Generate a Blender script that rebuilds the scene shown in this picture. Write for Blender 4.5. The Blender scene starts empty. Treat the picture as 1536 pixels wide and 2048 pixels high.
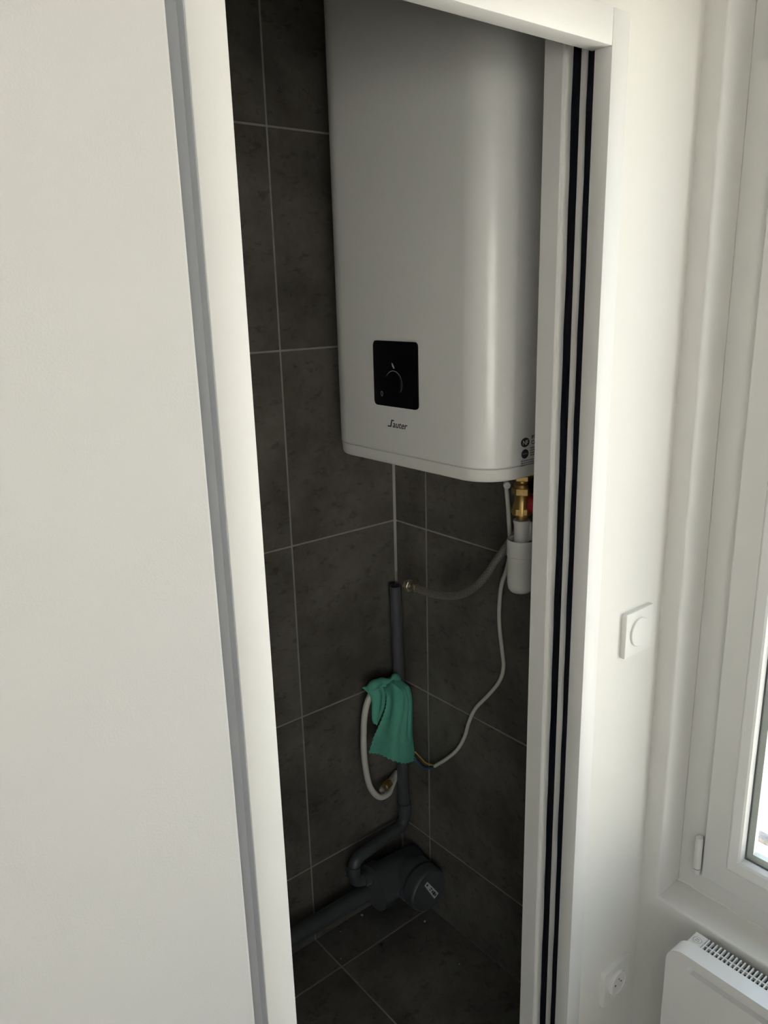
import bpy, bmesh, math, random
from mathutils import Vector, Matrix

random.seed(7)
scene = bpy.context.scene
col = scene.collection

# ------------------------------------------------------------------ camera
YAW, PITCH, ROLL, FPX = 0.680565, -0.271940, -0.026719, 1573.73
F = Vector((math.sin(YAW)*math.cos(PITCH), math.cos(YAW)*math.cos(PITCH), math.sin(PITCH)))
r0 = Vector((math.cos(YAW), -math.sin(YAW), 0)); u0 = r0.cross(F)
Rv = r0*math.cos(ROLL) + u0*math.sin(ROLL); Uv = -r0*math.sin(ROLL) + u0*math.cos(ROLL)
cam_data = bpy.data.cameras.new('camera'); cam = bpy.data.objects.new('camera', cam_data); col.objects.link(cam)
M = Matrix.Identity(4)
for i in range(3):
    M[i][0], M[i][1], M[i][2] = Rv[i], Uv[i], -F[i]
M[0][3], M[1][3], M[2][3] = 0.0, -0.71, 1.69
cam.matrix_world = M
cam_data.sensor_fit = 'HORIZONTAL'; cam_data.sensor_width = 36.0; cam_data.lens = FPX/1536*36.0
cam_data.clip_start = 0.02
scene.camera = cam

# ------------------------------------------------------------------ world, light, exposure
world = bpy.data.worlds.new('world'); scene.world = world; world.use_nodes = True
bg = world.node_tree.nodes['Background']
bg.inputs['Color'].default_value = (0.66, 0.80, 1.0, 1); bg.inputs['Strength'].default_value = 3.0      # clear blue sky
sun_data = bpy.data.lights.new('sun', 'SUN'); sun_data.energy = 42.0; sun_data.angle = math.radians(0.53); sun_data.color = (1.0, 0.97, 0.93)
sun = bpy.data.objects.new('sun', sun_data); col.objects.link(sun)
sun.rotation_euler = Vector((0.42, -0.77, -0.48)).to_track_quat('-Z', 'Y').to_euler()
for loc, d, w in (((1.36, -0.7435, 1.365), (-1, 0, 0), 1.41), ((-1.95, -3.355, 1.365), (0, 1, 0), 2.48)):   # sampling portals in the two window openings (they give off no light)
    portal_data = bpy.data.lights.new('window_portal', 'AREA'); portal_data.shape = 'RECTANGLE'
    portal_data.size = w; portal_data.size_y = 1.66; portal_data.cycles.is_portal = True
    portal = bpy.data.objects.new('window_portal', portal_data); col.objects.link(portal)
    portal.location = loc
    portal.rotation_euler = Vector(d).to_track_quat('-Z', 'Y').to_euler()
scene.cycles.max_bounces = 8; scene.cycles.diffuse_bounces = 5; scene.cycles.glossy_bounces = 3; scene.cycles.transparent_max_bounces = 10
scene.cycles.caustics_reflective = False; scene.cycles.caustics_refractive = False
vs = scene.view_settings
vs.view_transform = 'Standard'; vs.look = 'None'; vs.gamma = 1.0; vs.use_curve_mapping = False
vs.exposure = -0.13

# ------------------------------------------------------------------ materials
def new_mat(name):
    m = bpy.data.materials.new(name); m.use_nodes = True
    nt = m.node_tree; b = nt.nodes['Principled BSDF']
    return m, nt, b
def mat(name, c, rough=0.5, metal=0.0, coat=0.0, bump=0.0, bscale=200.0, var=0.0, vscale=8.0, spec=0.5):
    m, nt, b = new_mat(name)
    b.inputs['Base Color'].default_value = (*c, 1); b.inputs['Roughness'].default_value = rough
    b.inputs['Metallic'].default_value = metal; b.inputs['Coat Weight'].default_value = coat
    b.inputs['Coat Roughness'].default_value = 0.12; b.inputs['Specular IOR Level'].default_value = spec
    geo = nt.nodes.new('ShaderNodeNewGeometry')
    if var > 0:
        n = nt.nodes.new('ShaderNodeTexNoise'); n.inputs['Scale'].default_value = vscale; n.inputs['Detail'].default_value = 6
        nt.links.new(geo.outputs['Position'], n.inputs['Vector'])
        r = nt.nodes.new('ShaderNodeValToRGB')
        r.color_ramp.elements[0].position = 0.3; r.color_ramp.elements[1].position = 0.7
        r.color_ramp.elements[0].color = (*[v*(1-var) for v in c], 1); r.color_ramp.elements[1].color = (*[min(1, v*(1+var)) for v in c], 1)
        nt.links.new(n.outputs['Fac'], r.inputs['Fac']); nt.links.new(r.outputs['Color'], b.inputs['Base Color'])
    if bump > 0:
        n = nt.nodes.new('ShaderNodeTexNoise'); n.inputs['Scale'].default_value = bscale; n.inputs['Detail'].default_value = 4
        nt.links.new(geo.outputs['Position'], n.inputs['Vector'])
        bp = nt.nodes.new('ShaderNodeBump'); bp.inputs['Strength'].default_value = bump; bp.inputs['Distance'].default_value = 0.002
        nt.links.new(n.outputs['Fac'], bp.inputs['Height']); nt.links.new(bp.outputs['Normal'], b.inputs['Normal'])
    return m
def tile_mat():
    m, nt, b = new_mat('concrete_look_tile')
    N = nt.nodes; Lk = nt.links
    geo = N.new('ShaderNodeNewGeometry'); oi = N.new('ShaderNodeObjectInfo')
    off = N.new('ShaderNodeVectorMath'); off.operation = 'MULTIPLY_ADD'
    off.inputs[1].default_value = (0, 0, 0)
    cmb = N.new('ShaderNodeCombineXYZ'); mul = N.new('ShaderNodeMath'); mul.operation = 'MULTIPLY'; mul.inputs[1].default_value = 7.0
    Lk.new(oi.outputs['Random'], mul.inputs[0]); Lk.new(mul.outputs[0], cmb.inputs['X']); Lk.new(mul.outputs[0], cmb.inputs['Z'])
    add = N.new('ShaderNodeVectorMath'); add.operation = 'ADD'
    Lk.new(geo.outputs['Position'], add.inputs[0]); Lk.new(cmb.outputs[0], add.inputs[1])
    big = N.new('ShaderNodeTexNoise'); big.inputs['Scale'].default_value = 5.5; big.inputs['Detail'].default_value = 9; big.inputs['Roughness'].default_value = 0.68
    Lk.new(add.outputs[0], big.inputs['Vector'])
    ramp = N.new('ShaderNodeValToRGB'); e = ramp.color_ramp.elements
    e[0].position = 0.33; e[0].color = (0.092, 0.083, 0.071, 1); e[1].position = 0.68; e[1].color = (0.185, 0.170, 0.149, 1)
    Lk.new(big.outputs['Fac'], ramp.inputs['Fac'])
    # dark pitted patches
    sp = N.new('ShaderNodeTexNoise'); sp.inputs['Scale'].default_value = 46; sp.inputs['Detail'].default_value = 5; sp.inputs['Roughness'].default_value = 0.7
    mp = N.new('ShaderNodeMapping'); mp.inputs['Scale'].default_value = (0.7, 0.7, 1.2)
    Lk.new(add.outputs[0], mp.inputs['Vector']); Lk.new(mp.outputs[0], sp.inputs['Vector'])
    r2 = N.new('ShaderNodeValToRGB'); e = r2.color_ramp.elements
    e[0].position = 0.33; e[0].color = (0.62, 0.62, 0.62, 1); e[1].position = 0.44; e[1].color = (1, 1, 1, 1)
    Lk.new(sp.outputs['Fac'], r2.inputs['Fac'])
    mx = N.new('ShaderNodeMixRGB'); mx.blend_type = 'MULTIPLY'; mx.inputs['Fac'].default_value = 0.9
    Lk.new(ramp.outputs['Color'], mx.inputs['Color1']); Lk.new(r2.outputs['Color'], mx.inputs['Color2'])
    Lk.new(mx.outputs['Color'], b.inputs['Base Color'])
    b.inputs['Roughness'].default_value = 0.62; b.inputs['Specular IOR Level'].default_value = 0.3
    bp = N.new('ShaderNodeBump'); bp.inputs['Strength'].default_value = 0.25; bp.inputs['Distance'].default_value = 0.0015
    Lk.new(sp.outputs['Fac'], bp.inputs['Height']); Lk.new(bp.outputs['Normal'], b.inputs['Normal'])
    return m
def glass_mat():
    m = bpy.data.materials.new('window_glass'); m.use_nodes = True; nt = m.node_tree; nt.nodes.clear()
    out = nt.nodes.new('ShaderNodeOutputMaterial'); t = nt.nodes.new('ShaderNodeBsdfTransparent'); g = nt.nodes.new('ShaderNodeBsdfGlossy')
    t.inputs['Color'].default_value = (0.97, 0.985, 0.97, 1); g.inputs['Roughness'].default_value = 0.02
    lw = nt.nodes.new('ShaderNodeLayerWeight'); lw.inputs['Blend'].default_value = 0.5          # Schlick reflectance of thin glass, same from both sides
    pw = nt.nodes.new('ShaderNodeMath'); pw.operation = 'POWER'; pw.inputs[1].default_value = 5.0
    fr = nt.nodes.new('ShaderNodeMath'); fr.operation = 'MULTIPLY_ADD'; fr.inputs[1].default_value = 0.96; fr.inputs[2].default_value = 0.04
    nt.links.new(lw.outputs['Facing'], pw.inputs[0]); nt.links.new(pw.outputs[0], fr.inputs[0])
    mx = nt.nodes.new('ShaderNodeMixShader'); nt.links.new(fr.outputs[0], mx.inputs[0]); nt.links.new(t.outputs[0], mx.inputs[1]); nt.links.new(g.outputs[0], mx.inputs[2])
    nt.links.new(mx.outputs[0], out.inputs['Surface']); return m
def braid_mat():
    m, nt, b = new_mat('braided_steel')
    uv = nt.nodes.new('ShaderNodeUVMap')
    w1 = nt.nodes.new('ShaderNodeTexWave'); w1.bands_direction = 'DIAGONAL'; w1.inputs['Scale'].default_value = 1.0
    mp1 = nt.nodes.new('ShaderNodeMapping'); mp1.inputs['Scale'].default_value = (1.6, 22, 1)
    mp2 = nt.nodes.new('ShaderNodeMapping'); mp2.inputs['Scale'].default_value = (-1.6, 22, 1)
    w2 = nt.nodes.new('ShaderNodeTexWave'); w2.bands_direction = 'DIAGONAL'; w2.inputs['Scale'].default_value = 1.0
    nt.links.new(uv.outputs[0], mp1.inputs[0]); nt.links.new(uv.outputs[0], mp2.inputs[0])
    nt.links.new(mp1.outputs[0], w1.inputs['Vector']); nt.links.new(mp2.outputs[0], w2.inputs['Vector'])
    mxm = nt.nodes.new('ShaderNodeMath'); mxm.operation = 'MULTIPLY'
    nt.links.new(w1.outputs['Fac'], mxm.inputs[0]); nt.links.new(w2.outputs['Fac'], mxm.inputs[1])
    r = nt.nodes.new('ShaderNodeValToRGB'); r.color_ramp.elements[0].color = (0.10, 0.09, 0.08, 1); r.color_ramp.elements[1].color = (0.95, 0.91, 0.85, 1)
    r.color_ramp.elements[1].position = 0.5
    nt.links.new(mxm.outputs[0], r.inputs[0]); nt.links.new(r.outputs[0], b.inputs['Base Color'])
    b.inputs['Metallic'].default_value = 0.75; b.inputs['Roughness'].default_value = 0.38
    bp = nt.nodes.new('ShaderNodeBump'); bp.inputs['Strength'].default_value = 0.5; bp.inputs['Distance'].default_value = 0.001
    nt.links.new(mxm.outputs[0], bp.inputs['Height']); nt.links.new(bp.outputs[0], b.inputs['Normal'])
    return m

WALL = mat('white_wall_paint', (0.74, 0.728, 0.705), 0.75, bump=0.12, bscale=420)
WALLC = mat('white_paint_smooth', (0.78, 0.762, 0.722), 0.6, bump=0.05, bscale=160)
TRIM = mat('white_lacquered_wood', (0.80, 0.79, 0.772), 0.45, bump=0.04, bscale=260)
PVCW = mat('white_window_pvc', (0.73, 0.722, 0.70), 0.35)
TILE = tile_mat()
GROUT = mat('grey_grout', (0.34, 0.325, 0.30), 0.85, var=0.12, vscale=30)
SILIC = mat('light_silicone', (0.38, 0.365, 0.34), 0.5)
ENAMEL = mat('white_enamel', (0.86, 0.855, 0.84), 0.28, coat=0.35)
PLASTW = mat('white_plastic', (0.80, 0.79, 0.76), 0.4)
PLASTC = mat('offwhite_cable', (0.72, 0.70, 0.65), 0.45)
BLACKG = mat('black_gloss_plastic', (0.003, 0.003, 0.004), 0.25, spec=0.22)
BLACKR = mat('black_rubber_brush', (0.003, 0.003, 0.007), 0.7, bump=0.4, bscale=900, spec=0.15)
DARKP = mat('dark_print', (0.03, 0.03, 0.033), 0.6)
SCALEP = mat('pale_grey_print', (0.40, 0.40, 0.38), 0.6)
GREYP = mat('grey_print', (0.22, 0.22, 0.21), 0.6)
PVCG = mat('grey_pvc', (0.075, 0.080, 0.083), 0.36, var=0.08, vscale=20)
PVCH = mat('grey_pvc_shaded', (0.02, 0.02, 0.02), 0.7)  # darker copy of the pipe grey, shade of the bore painted in
BRASS = mat('brass', (0.55, 0.37, 0.14), 0.32, metal=0.9, var=0.12, vscale=60)
NICKEL = mat('nickel_brass', (0.55, 0.49, 0.40), 0.35, metal=0.9)
BRAID = braid_mat()
REDP = mat('red_plastic', (0.42, 0.012, 0.03), 0.4)
CLOTH = mat('green_microfibre', (0.135, 0.47, 0.355), 0.95, var=0.06, vscale=90, bump=0.5, bscale=700, spec=0.1)
BLUEW = mat('blue_wire', (0.02, 0.12, 0.32), 0.4)
BROWNW = mat('brown_wire', (0.035, 0.018, 0.012), 0.4)
YELW = mat('yellow_green_wire', (0.42, 0.30, 0.04), 0.4)
TAGW = mat('white_sticker', (0.62, 0.62, 0.60), 0.6)
GASK = mat('grey_gasket', (0.10, 0.105, 0.11), 0.6)
SPACER = mat('aluminium_spacer', (0.72, 0.75, 0.72), 0.4, metal=0.0)
GLASS = glass_mat()
WALLB = mat('blue_grey_wall_paint', (0.22, 0.25, 0.29), 0.8, bump=0.1, bscale=300)
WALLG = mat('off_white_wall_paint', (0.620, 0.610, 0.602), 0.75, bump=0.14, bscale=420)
GAPM = mat('gap_shade_grey', (0.44, 0.45, 0.48), 0.8)  # grey that stands for the shade inside the gap
GRILD = mat('slot_shade_black', (0.012, 0.013, 0.015), 0.8)  # near-black that stands for the shade between the grille bars
FLOORR = mat('room_floor_vinyl', (0.62, 0.55, 0.46), 0.55, var=0.12, vscale=4)
RAILM = mat('weathered_grey_metal', (0.32, 0.30, 0.29), 0.7, var=0.35, vscale=90)
FACADE = mat('cream_render', (0.78, 0.755, 0.71), 0.9, var=0.05, vscale=1.5)
STONE = mat('pale_stone', (0.72, 0.70, 0.66), 0.85, var=0.06, vscale=12)
ASPH = mat('street_paving', (0.48, 0.45, 0.40), 0.9)
SHUT = mat('window_dark_glass', (0.05, 0.055, 0.06), 0.15)
CRUMB = mat('plaster_crumb', (0.55, 0.53, 0.50), 0.9)
CRUMBD = mat('dark_crumb', (0.02, 0.016, 0.012), 0.9)

# ------------------------------------------------------------------ mesh helpers
def root_loc(p):
    while p is not None and p.parent is not None: p = p.parent
    return Vector(p.location) if p is not None else Vector((0, 0, 0))
def finish(name, bm, m, parent=None, smooth=None, origin=None):
    """world-space bmesh -> ONE mesh object; parts are expressed relative to their thing"""
    o_ = origin if origin is not None else (root_loc(parent) if parent is not None else Vector((0, 0, 0)))
    bmesh.ops.recalc_face_normals(bm, faces=bm.faces)
    for v in bm.verts: v.co -= o_
    me = bpy.data.meshes.new(name); bm.to_mesh(me); bm.free()
    if m is not None: me.materials.append(m)
    if smooth:
        me.polygons.foreach_set('use_smooth', [True]*len(me.polygons))
        me.set_sharp_from_angle(angle=math.radians(smooth))
    ob = bpy.data.objects.new(name, me); col.objects.link(ob)
    if parent is not None: ob.parent = parent
    elif origin is not None: ob.location = origin
    return ob
def tag(o, label=None, cat=None, group=None, kind=None):
    if label: o['label'] = label
    if cat: o['category'] = cat
    if group: o['group'] = group
    if kind: o['kind'] = kind
    return o
def thing(name, loc, label=None, cat=None, group=None, kind=None):
    e = bpy.data.objects.new(name, None); col.objects.link(e); e.location = loc; e.empty_display_size = 0.05
    return tag(e, label, cat, group, kind)
def b_box(bm, lo, hi, bevel=0.0, seg=2):
    vs_ = [bm.verts.new((x, y, z)) for x in (lo[0], hi[0]) for y in (lo[1], hi[1]) for z in (lo[2], hi[2])]
    fs = [(0, 1, 3, 2), (4, 6, 7, 5), (0, 4, 5, 1), (2, 3, 7, 6), (0, 2, 6, 4), (1, 5, 7, 3)]
    nf = [bm.faces.new([vs_[i] for i in f]) for f in fs]
    if bevel > 0:
        es = list({e for f in nf for e in f.edges})
        bmesh.ops.bevel(bm, geom=es, offset=bevel, segments=seg, affect='EDGES', profile=0.5)
    return bm
def box(name, lo, hi, m, parent=None, bevel=0.0, seg=2):
    return finish(name, b_box(bmesh.new(), lo, hi, bevel, seg), m, parent, smooth=35 if bevel else None)
def frame_axes(d):
    d = Vector(d).normalized()
    a = Vector((0, 0, 1)) if abs(d.z) < 0.9 else Vector((1, 0, 0))
    u = d.cross(a).normalized(); return u, d.cross(u).normalized()
def b_lathe(bm, p0, axis, prof, n=28, phase=0.0):
    """prof = [(t along axis, radius)]; r=0 closes"""
    p0 = Vector(p0); d = Vector(axis).normalized(); u, v = frame_axes(d); rings = []
    for t, r in prof:
        if r <= 1e-6: rings.append([bm.verts.new(p0 + d*t)])
        else: rings.append([bm.verts.new(p0 + d*t + (u*math.cos(a) + v*math.sin(a))*r) for a in [phase + 2*math.pi*i/n for i in range(n)]])
    for A, B in zip(rings, rings[1:]):
        for i in range(n):
            j = (i+1) % n
            if len(A) == 1 and len(B) == 1: continue
            if len(A) == 1: bm.faces.new((A[0], B[i], B[j]))
            elif len(B) == 1: bm.faces.new((A[i], A[j], B[0]))
            else: bm.faces.new((A[i], A[j], B[j], B[i]))
    return bm
def lathe(name, p0, axis, prof, m, parent=None, n=28, smooth=40):
    return finish(name, b_lathe(bmesh.new(), p0, axis, prof, n), m, parent, smooth=smooth)
def catmull(pts, k=8):
    P = [Vector(p) for p in pts]; P = [P[0]*2-P[1]] + P + [P[-1]*2-P[-2]]; out = []
    for i in range(1, len(P)-2):
        for s in range(k):
            t = s/k; a, b, c, d = P[i-1], P[i], P[i+1], P[i+2]
            out.append(0.5*((2*b) + (c-a)*t + (2*a-5*b+4*c-d)*t*t + (3*b-a-3*c+d)*t**3))
    out.append(P[-2]); return out
def b_tube(bm, pts, r, n=14, caps=True, uv=False):
    pts = [Vector(p) for p in pts]; rings = []; u = None
    lay = bm.loops.layers.uv.new('UVMap') if uv else None
    lens = [0]
    for a, b in zip(pts, pts[1:]): lens.append(lens[-1] + (b-a).length)
    for i, p in enumerate(pts):
        d = (pts[min(i+1, len(pts)-1)] - pts[max(i-1, 0)]).normalized()
        if u is None: u, v = frame_axes(d)
        else:
            u = (u - d*u.dot(d)).normalized(); v = d.cross(u)
        rr = r(i/(len(pts)-1)) if callable(r) else r
        rings.append([bm.verts.new(p + (u*math.cos(a) + v*math.sin(a))*rr) for a in [2*math.pi*k/n for k in range(n)]])
    for i, (A, B) in enumerate(zip(rings, rings[1:])):
        for k in range(n):
            j = (k+1) % n
            f = bm.faces.new((A[k], A[j], B[j], B[k]))
            if uv:
                for lp, (aa, bb) in zip(f.loops, ((k, i), (k+1, i), (k+1, i+1), (k, i+1))):
                    lp[lay].uv = (aa/n*6, lens[bb]*6)
    if caps:
        bm.faces.new(rings[0]); bm.faces.new(rings[-1])
    return bm
def tube(name, pts, r, m, parent=None, n=14, caps=True, uv=False):
    return finish(name, b_tube(bmesh.new(), pts, r, n, caps, uv), m, parent, smooth=50)
def b_prism(bm, outline, fn, d0, d1):
    """outline: 2D pts, fn(a, b, depth) -> 3D"""
    A = [bm.verts.new(fn(a, b, d0)) for a, b in outline]; B = [bm.verts.new(fn(a, b, d1)) for a, b in outline]
    fa = bm.faces.new(A); fb = bm.faces.new(list(reversed(B))); n = len(A)
    for i in range(n): bm.faces.new((A[i], A[(i+1) % n], B[(i+1) % n], B[i]))
    return fa, fb
def rrect(a0, a1, b0, b1, r, n=6):
    o = []
    for ca, cb, s in ((a1-r, b1-r, 0), (a0+r, b1-r, 1), (a0+r, b0+r, 2), (a1-r, b0+r, 3)):
        for k in range(n+1):
            t = math.pi/2*(s + k/n); o.append((ca + r*math.cos(t), cb + r*math.sin(t)))
    return o
def b_ringloft(bm, rect, prof):
    """rect=(y0,y1,z0,z1) in the plane of the window; prof=[(inset, x)] lofted rectangular rings"""
    y0, y1, z0, z1 = rect; rings = []
    for ins, x in prof:
        rings.append([bm.verts.new(p) for p in ((x, y0+ins, z0+ins), (x, y1-ins, z0+ins), (x, y1-ins, z1-ins), (x, y0+ins, z1-ins))])
    for A, B in zip(rings, rings[1:]):
        for i in range(4): bm.faces.new((A[i], A[(i+1) % 4], B[(i+1) % 4], B[i]))
    return bm
def ringloft(name, rect, prof, m, parent=None):
    return finish(name, b_ringloft(bmesh.new(), rect, prof + [prof[0]]), m, parent)
def text_mesh(name, s, size, place, m, parent, depth=0.0004, shear=0.0, bold=0.0):
    """place(u, v, d) -> world point; u right, v up, in metres"""
    cu = bpy.data.curves.new(name, 'FONT'); cu.body = s; cu.size = size; cu.shear = shear; cu.extrude = depth/2; cu.offset = bold; cu.resolution_u = 4
    tmp = bpy.data.objects.new(name, cu); col.objects.link(tmp)
    me = bpy.data.meshes.new_from_object(tmp.evaluated_get(bpy.context.evaluated_depsgraph_get()))
    bpy.data.objects.remove(tmp); bpy.data.curves.remove(cu)
    rl = root_loc(parent)
    for v in me.vertices: v.co = Vector(place(v.co.x, v.co.y, v.co.z + depth/2)) - rl
    me.materials.clear(); me.materials.append(m); me.name = name
    ob = bpy.data.objects.new(name, me); col.objects.link(ob); ob.parent = parent; return ob
def cut(ob, cutters):
    for c in cutters:
        md = ob.modifiers.new('cut', 'BOOLEAN'); md.operation = 'DIFFERENCE'; md.solver = 'EXACT'; md.object = c
    dg = bpy.context.evaluated_depsgraph_get(); dg.update()
    me = bpy.data.meshes.new_from_object(ob.evaluated_get(dg)); ob.modifiers.clear(); old = ob.data; ob.data = me; bpy.data.meshes.remove(old)
    for c in cutters: bpy.data.objects.remove(c)

# ------------------------------------------------------------------ dimensions
XW = 1.210            # face of the window wall
XJ = 0.985            # right side of the closet opening
XO = 0.407            # left side of the opening
HO = 1.998            # underside of the lintel
YB, XS = 0.7875, 1.248   # tiled back and right faces of the closet
CH = 2.50             # ceiling height
XL, YR = -3.60, -3.20 # far walls of the room
ZT = [0.0, 0.232, 0.677, 1.124, 1.573, 2.022, CH]

# ------------------------------------------------------------------ room shell
def struct(o): return tag(o, kind='structure')
# right wall with the window hole
WY0, WY1, WZ0, WZ1 = -1.45, -0.037, 0.531, 2.20
def wall_with_hole(name, P, us, zs, depth):
    bm = bmesh.new(); vg = {}
    for k, d in enumerate((0.0, depth)):
        for i, u in enumerate(us):
            for j, z in enumerate(zs): vg[k, i, j] = bm.verts.new(P(u, d, z))
    hole = []
    for i in range(3):
        for j in range(3):
            if i == 1 and j == 1:
                for (a, b) in (((1, 1), (2, 1)), ((2, 1), (2, 2)), ((2, 2), (1, 2)), ((1, 2), (1, 1))):
                    bm.faces.new((vg[(0, *a)], vg[(0, *b)], vg[(1, *b)], vg[(1, *a)])); hole.append((vg[(0, *a)], vg[(0, *b)]))
                continue
            for k in (0, 1): bm.faces.new((vg[k, i, j], vg[k, i+1, j], vg[k, i+1, j+1], vg[k, i, j+1]))
    for i in range(3):
        for j in (0, 3): bm.faces.new((vg[0, i, j], vg[0, i+1, j], vg[1, i+1, j], vg[1, i, j])); bm.faces.new((vg[0, j, i], vg[0, j, i+1], vg[1, j, i+1], vg[1, j, i]))
    bmesh.ops.recalc_face_normals(bm, faces=bm.faces)
    bmesh.ops.bevel(bm, geom=[bm.edges.get(e) for e in hole], offset=0.007, segments=4, affect='EDGES', profile=0.5)
    return struct(finish(name, bm, WALL, smooth=40))
wall_with_hole('wall_right', lambda u, d, z: (XW+d, u, z), [YR-0.15, WY0, WY1, 0.0], [-0.05, WZ0, WZ1, CH], 0.15)
W2C, W2H = -1.95, 1.25                           # middle of the second window, in the wall behind the viewer
wall_with_hole('wall_front', lambda u, d, z: (u, YR-d, z), [XL-0.2, W2C-W2H, W2C+W2H, XW], [-0.05, WZ0, WZ1, CH], 0.15)
# partition: left length stands back 31 mm, right length is the door pocket (two skins)
XG = 0.3487                            # a 17 mm shadow gap parts the wall from the left post
bm = bmesh.new(); b_box(bm, (XL-0.2, 0.0, -0.05), (XG, 0.113, CH))
ed = [e for e in bm.edges if all(abs(v.co.x-XG) < 1e-6 and abs(v.co.y) < 1e-6 for v in e.verts)]
bmesh.ops.bevel(bm, geom=ed, offset=0.004, segments=4, affect='EDGES', profile=0.5)
struct(finish('wall_back_left', bm, WALLG, smooth=40))
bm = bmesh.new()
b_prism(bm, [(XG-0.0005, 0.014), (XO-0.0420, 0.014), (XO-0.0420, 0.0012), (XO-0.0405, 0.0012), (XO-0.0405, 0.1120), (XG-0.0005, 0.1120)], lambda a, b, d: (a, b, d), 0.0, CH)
struct(finish('trim_5', bm, GAPM))                         # bottom of the gap and flank of the post, shade painted in as grey
bm = bmesh.new(); b_box(bm, (XJ+0.0375, 0.0, -0.05), (XW+0.001, 0.0268, CH)); b_box(bm, (XJ, 0.0, HO+0.045), (XJ+0.0375, 0.0268, CH))
struct(finish('wall_back_right', bm, WALLC))
bm = bmesh.new(); b_box(bm, (XO-0.041, 0.0, HO+0.045), (XJ, 0.031, CH)); b_box(bm, (XO, 0.080, 2.035), (XJ, 0.113, CH))
struct(finish('wall_back_lintel', bm, WALLC))
struct(box('wall_left', (XL-0.2, YR, -0.05), (XL, 0.0, CH), WALLB))
struct(box('ceiling', (XL-0.2, YR-0.2, CH), (1.36, 0.90, CH+0.15), WALL))
struct(box('floor', (XL-0.2, YR-0.2, -0.12), (1.36, 0.0, 0.0), FLOORR))

# closet walls in grey grout, each tile a piece of its own
TT, GAP = 0.008, 0.0042
wall_cb = struct(box('wall_closet_back', (0.20, YB+0.0011, -0.05), (1.36, 0.90, CH), GROUT))
wall_cr = struct(box('wall_closet_right', (XS+0.0011, 0.0005, -0.05), (1.36, YB+0.0010, CH), GROUT))
wall_cl = struct(box('wall_closet_left', (0.20, 0.1135, -0.05), (0.30, YB+0.0010, CH), GROUT))
floor_c = struct(box('floor_closet', (0.20, 0.0005, -0.12), (XS+0.0010, YB+0.0010, -0.0011), GROUT))
tile_cache = {}
def tile(parent, lo, hi):
    size = tuple(round(h-l, 4) for l, h in zip(lo, hi))
    if size not in tile_cache:
        bm = bmesh.new(); b_box(bm, [-s/2 for s in size], [s/2 for s in size], 0.0009, 1)
        me = bpy.data.meshes.new('tile'); bmesh.ops.recalc_face_normals(bm, faces=bm.faces); bm.to_mesh(me); bm.free(); me.materials.append(TILE)
        tile_cache[size] = me
    o = bpy.data.objects.new('tile', tile_cache[size]); col.objects.link(o); o.parent = parent
    o.location = [(a+b)/2 for a, b in zip(lo, hi)]
    return o
g = GAP/2
XT = [0.30, 0.486, 0.9335, XS]; YT = [0.1135, 0.222, 0.669, YB]
for z0, z1 in zip(ZT, ZT[1:]):
    zb = -0.0005 if z0 == 0 else z0+g
    for x0, x1 in zip(XT, XT[1:]):
        tile(wall_cb, (x0+g, YB, zb), (x1-g-(0.002 if x1 == XS else 0), YB+TT, z1-g))
    for k, (y0, y1) in enumerate(zip(YT, YT[1:])):
        tile(wall_cr, (XS, y0+g, zb), (XS+TT, y1-g-(0.002 if y1 == YB else 0), z1-g))
        tile(wall_cl, (0.3011-TT, y0+g, z0+g), (0.3011, y1-g, z1-g))
for x0, x1 in zip(XT, XT[1:]):
    for y0, y1 in zip([0.0, 0.222, 0.669, YB], [0.222, 0.669, YB]):
        tile(floor_c, (x0+g, y0+g, -TT), (x1-(g if x1 < XS else 0.0002), y1-(g if y1 < YB else 0.0002), 0.0))
# silicone bead in the corner
bm = bmesh.new(); b_prism(bm, [(XS-0.0065, YB+0.002), (XS+0.002, YB+0.002), (XS+0.002, YB-0.0065), (XS-0.0022, YB-0.0026)], lambda a, b, d: (a, b, d), 0.985, 2.45)
finish('silicone_joint', bm, SILIC, wall_cb)

# casing of the opening
bm = bmesh.new(); b_box(bm, (XO-0.041, 0.0, -0.0), (XO, 0.1125, HO+0.045), 0.0015, 2)
struct(finish('trim_1', bm, TRIM, smooth=35))                       # left post, 31 mm proud of the wall
struct(box('trim_2', (XO-0.0005, -0.0015, HO), (XJ-0.0006, 0.031, HO+0.045), TRIM, bevel=0.0008))      # head casing
struct(box('trim_3', (XJ, -0.0015, 0.0), (XJ+0.0375, 0.0268, HO+0.045), TRIM, bevel=0.0008))           # right casing
# rear jamb of the pocket with its stepped edge
bm = bmesh.new()
b_prism(bm, [(XJ, 0.113), (XJ, 0.0803), (XJ+0.0012, 0.0785), (XJ+0.006, 0.077), (XJ+0.006, 0.0705), (XJ+0.003, 0.069), (XJ+0.003, 0.0628), (1.25, 0.0628), (1.25, 0.113)],
        lambda a, b, d: (a, b, d), 0.0, CH)
struct(finish('trim_4', bm, TRIM))
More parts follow.
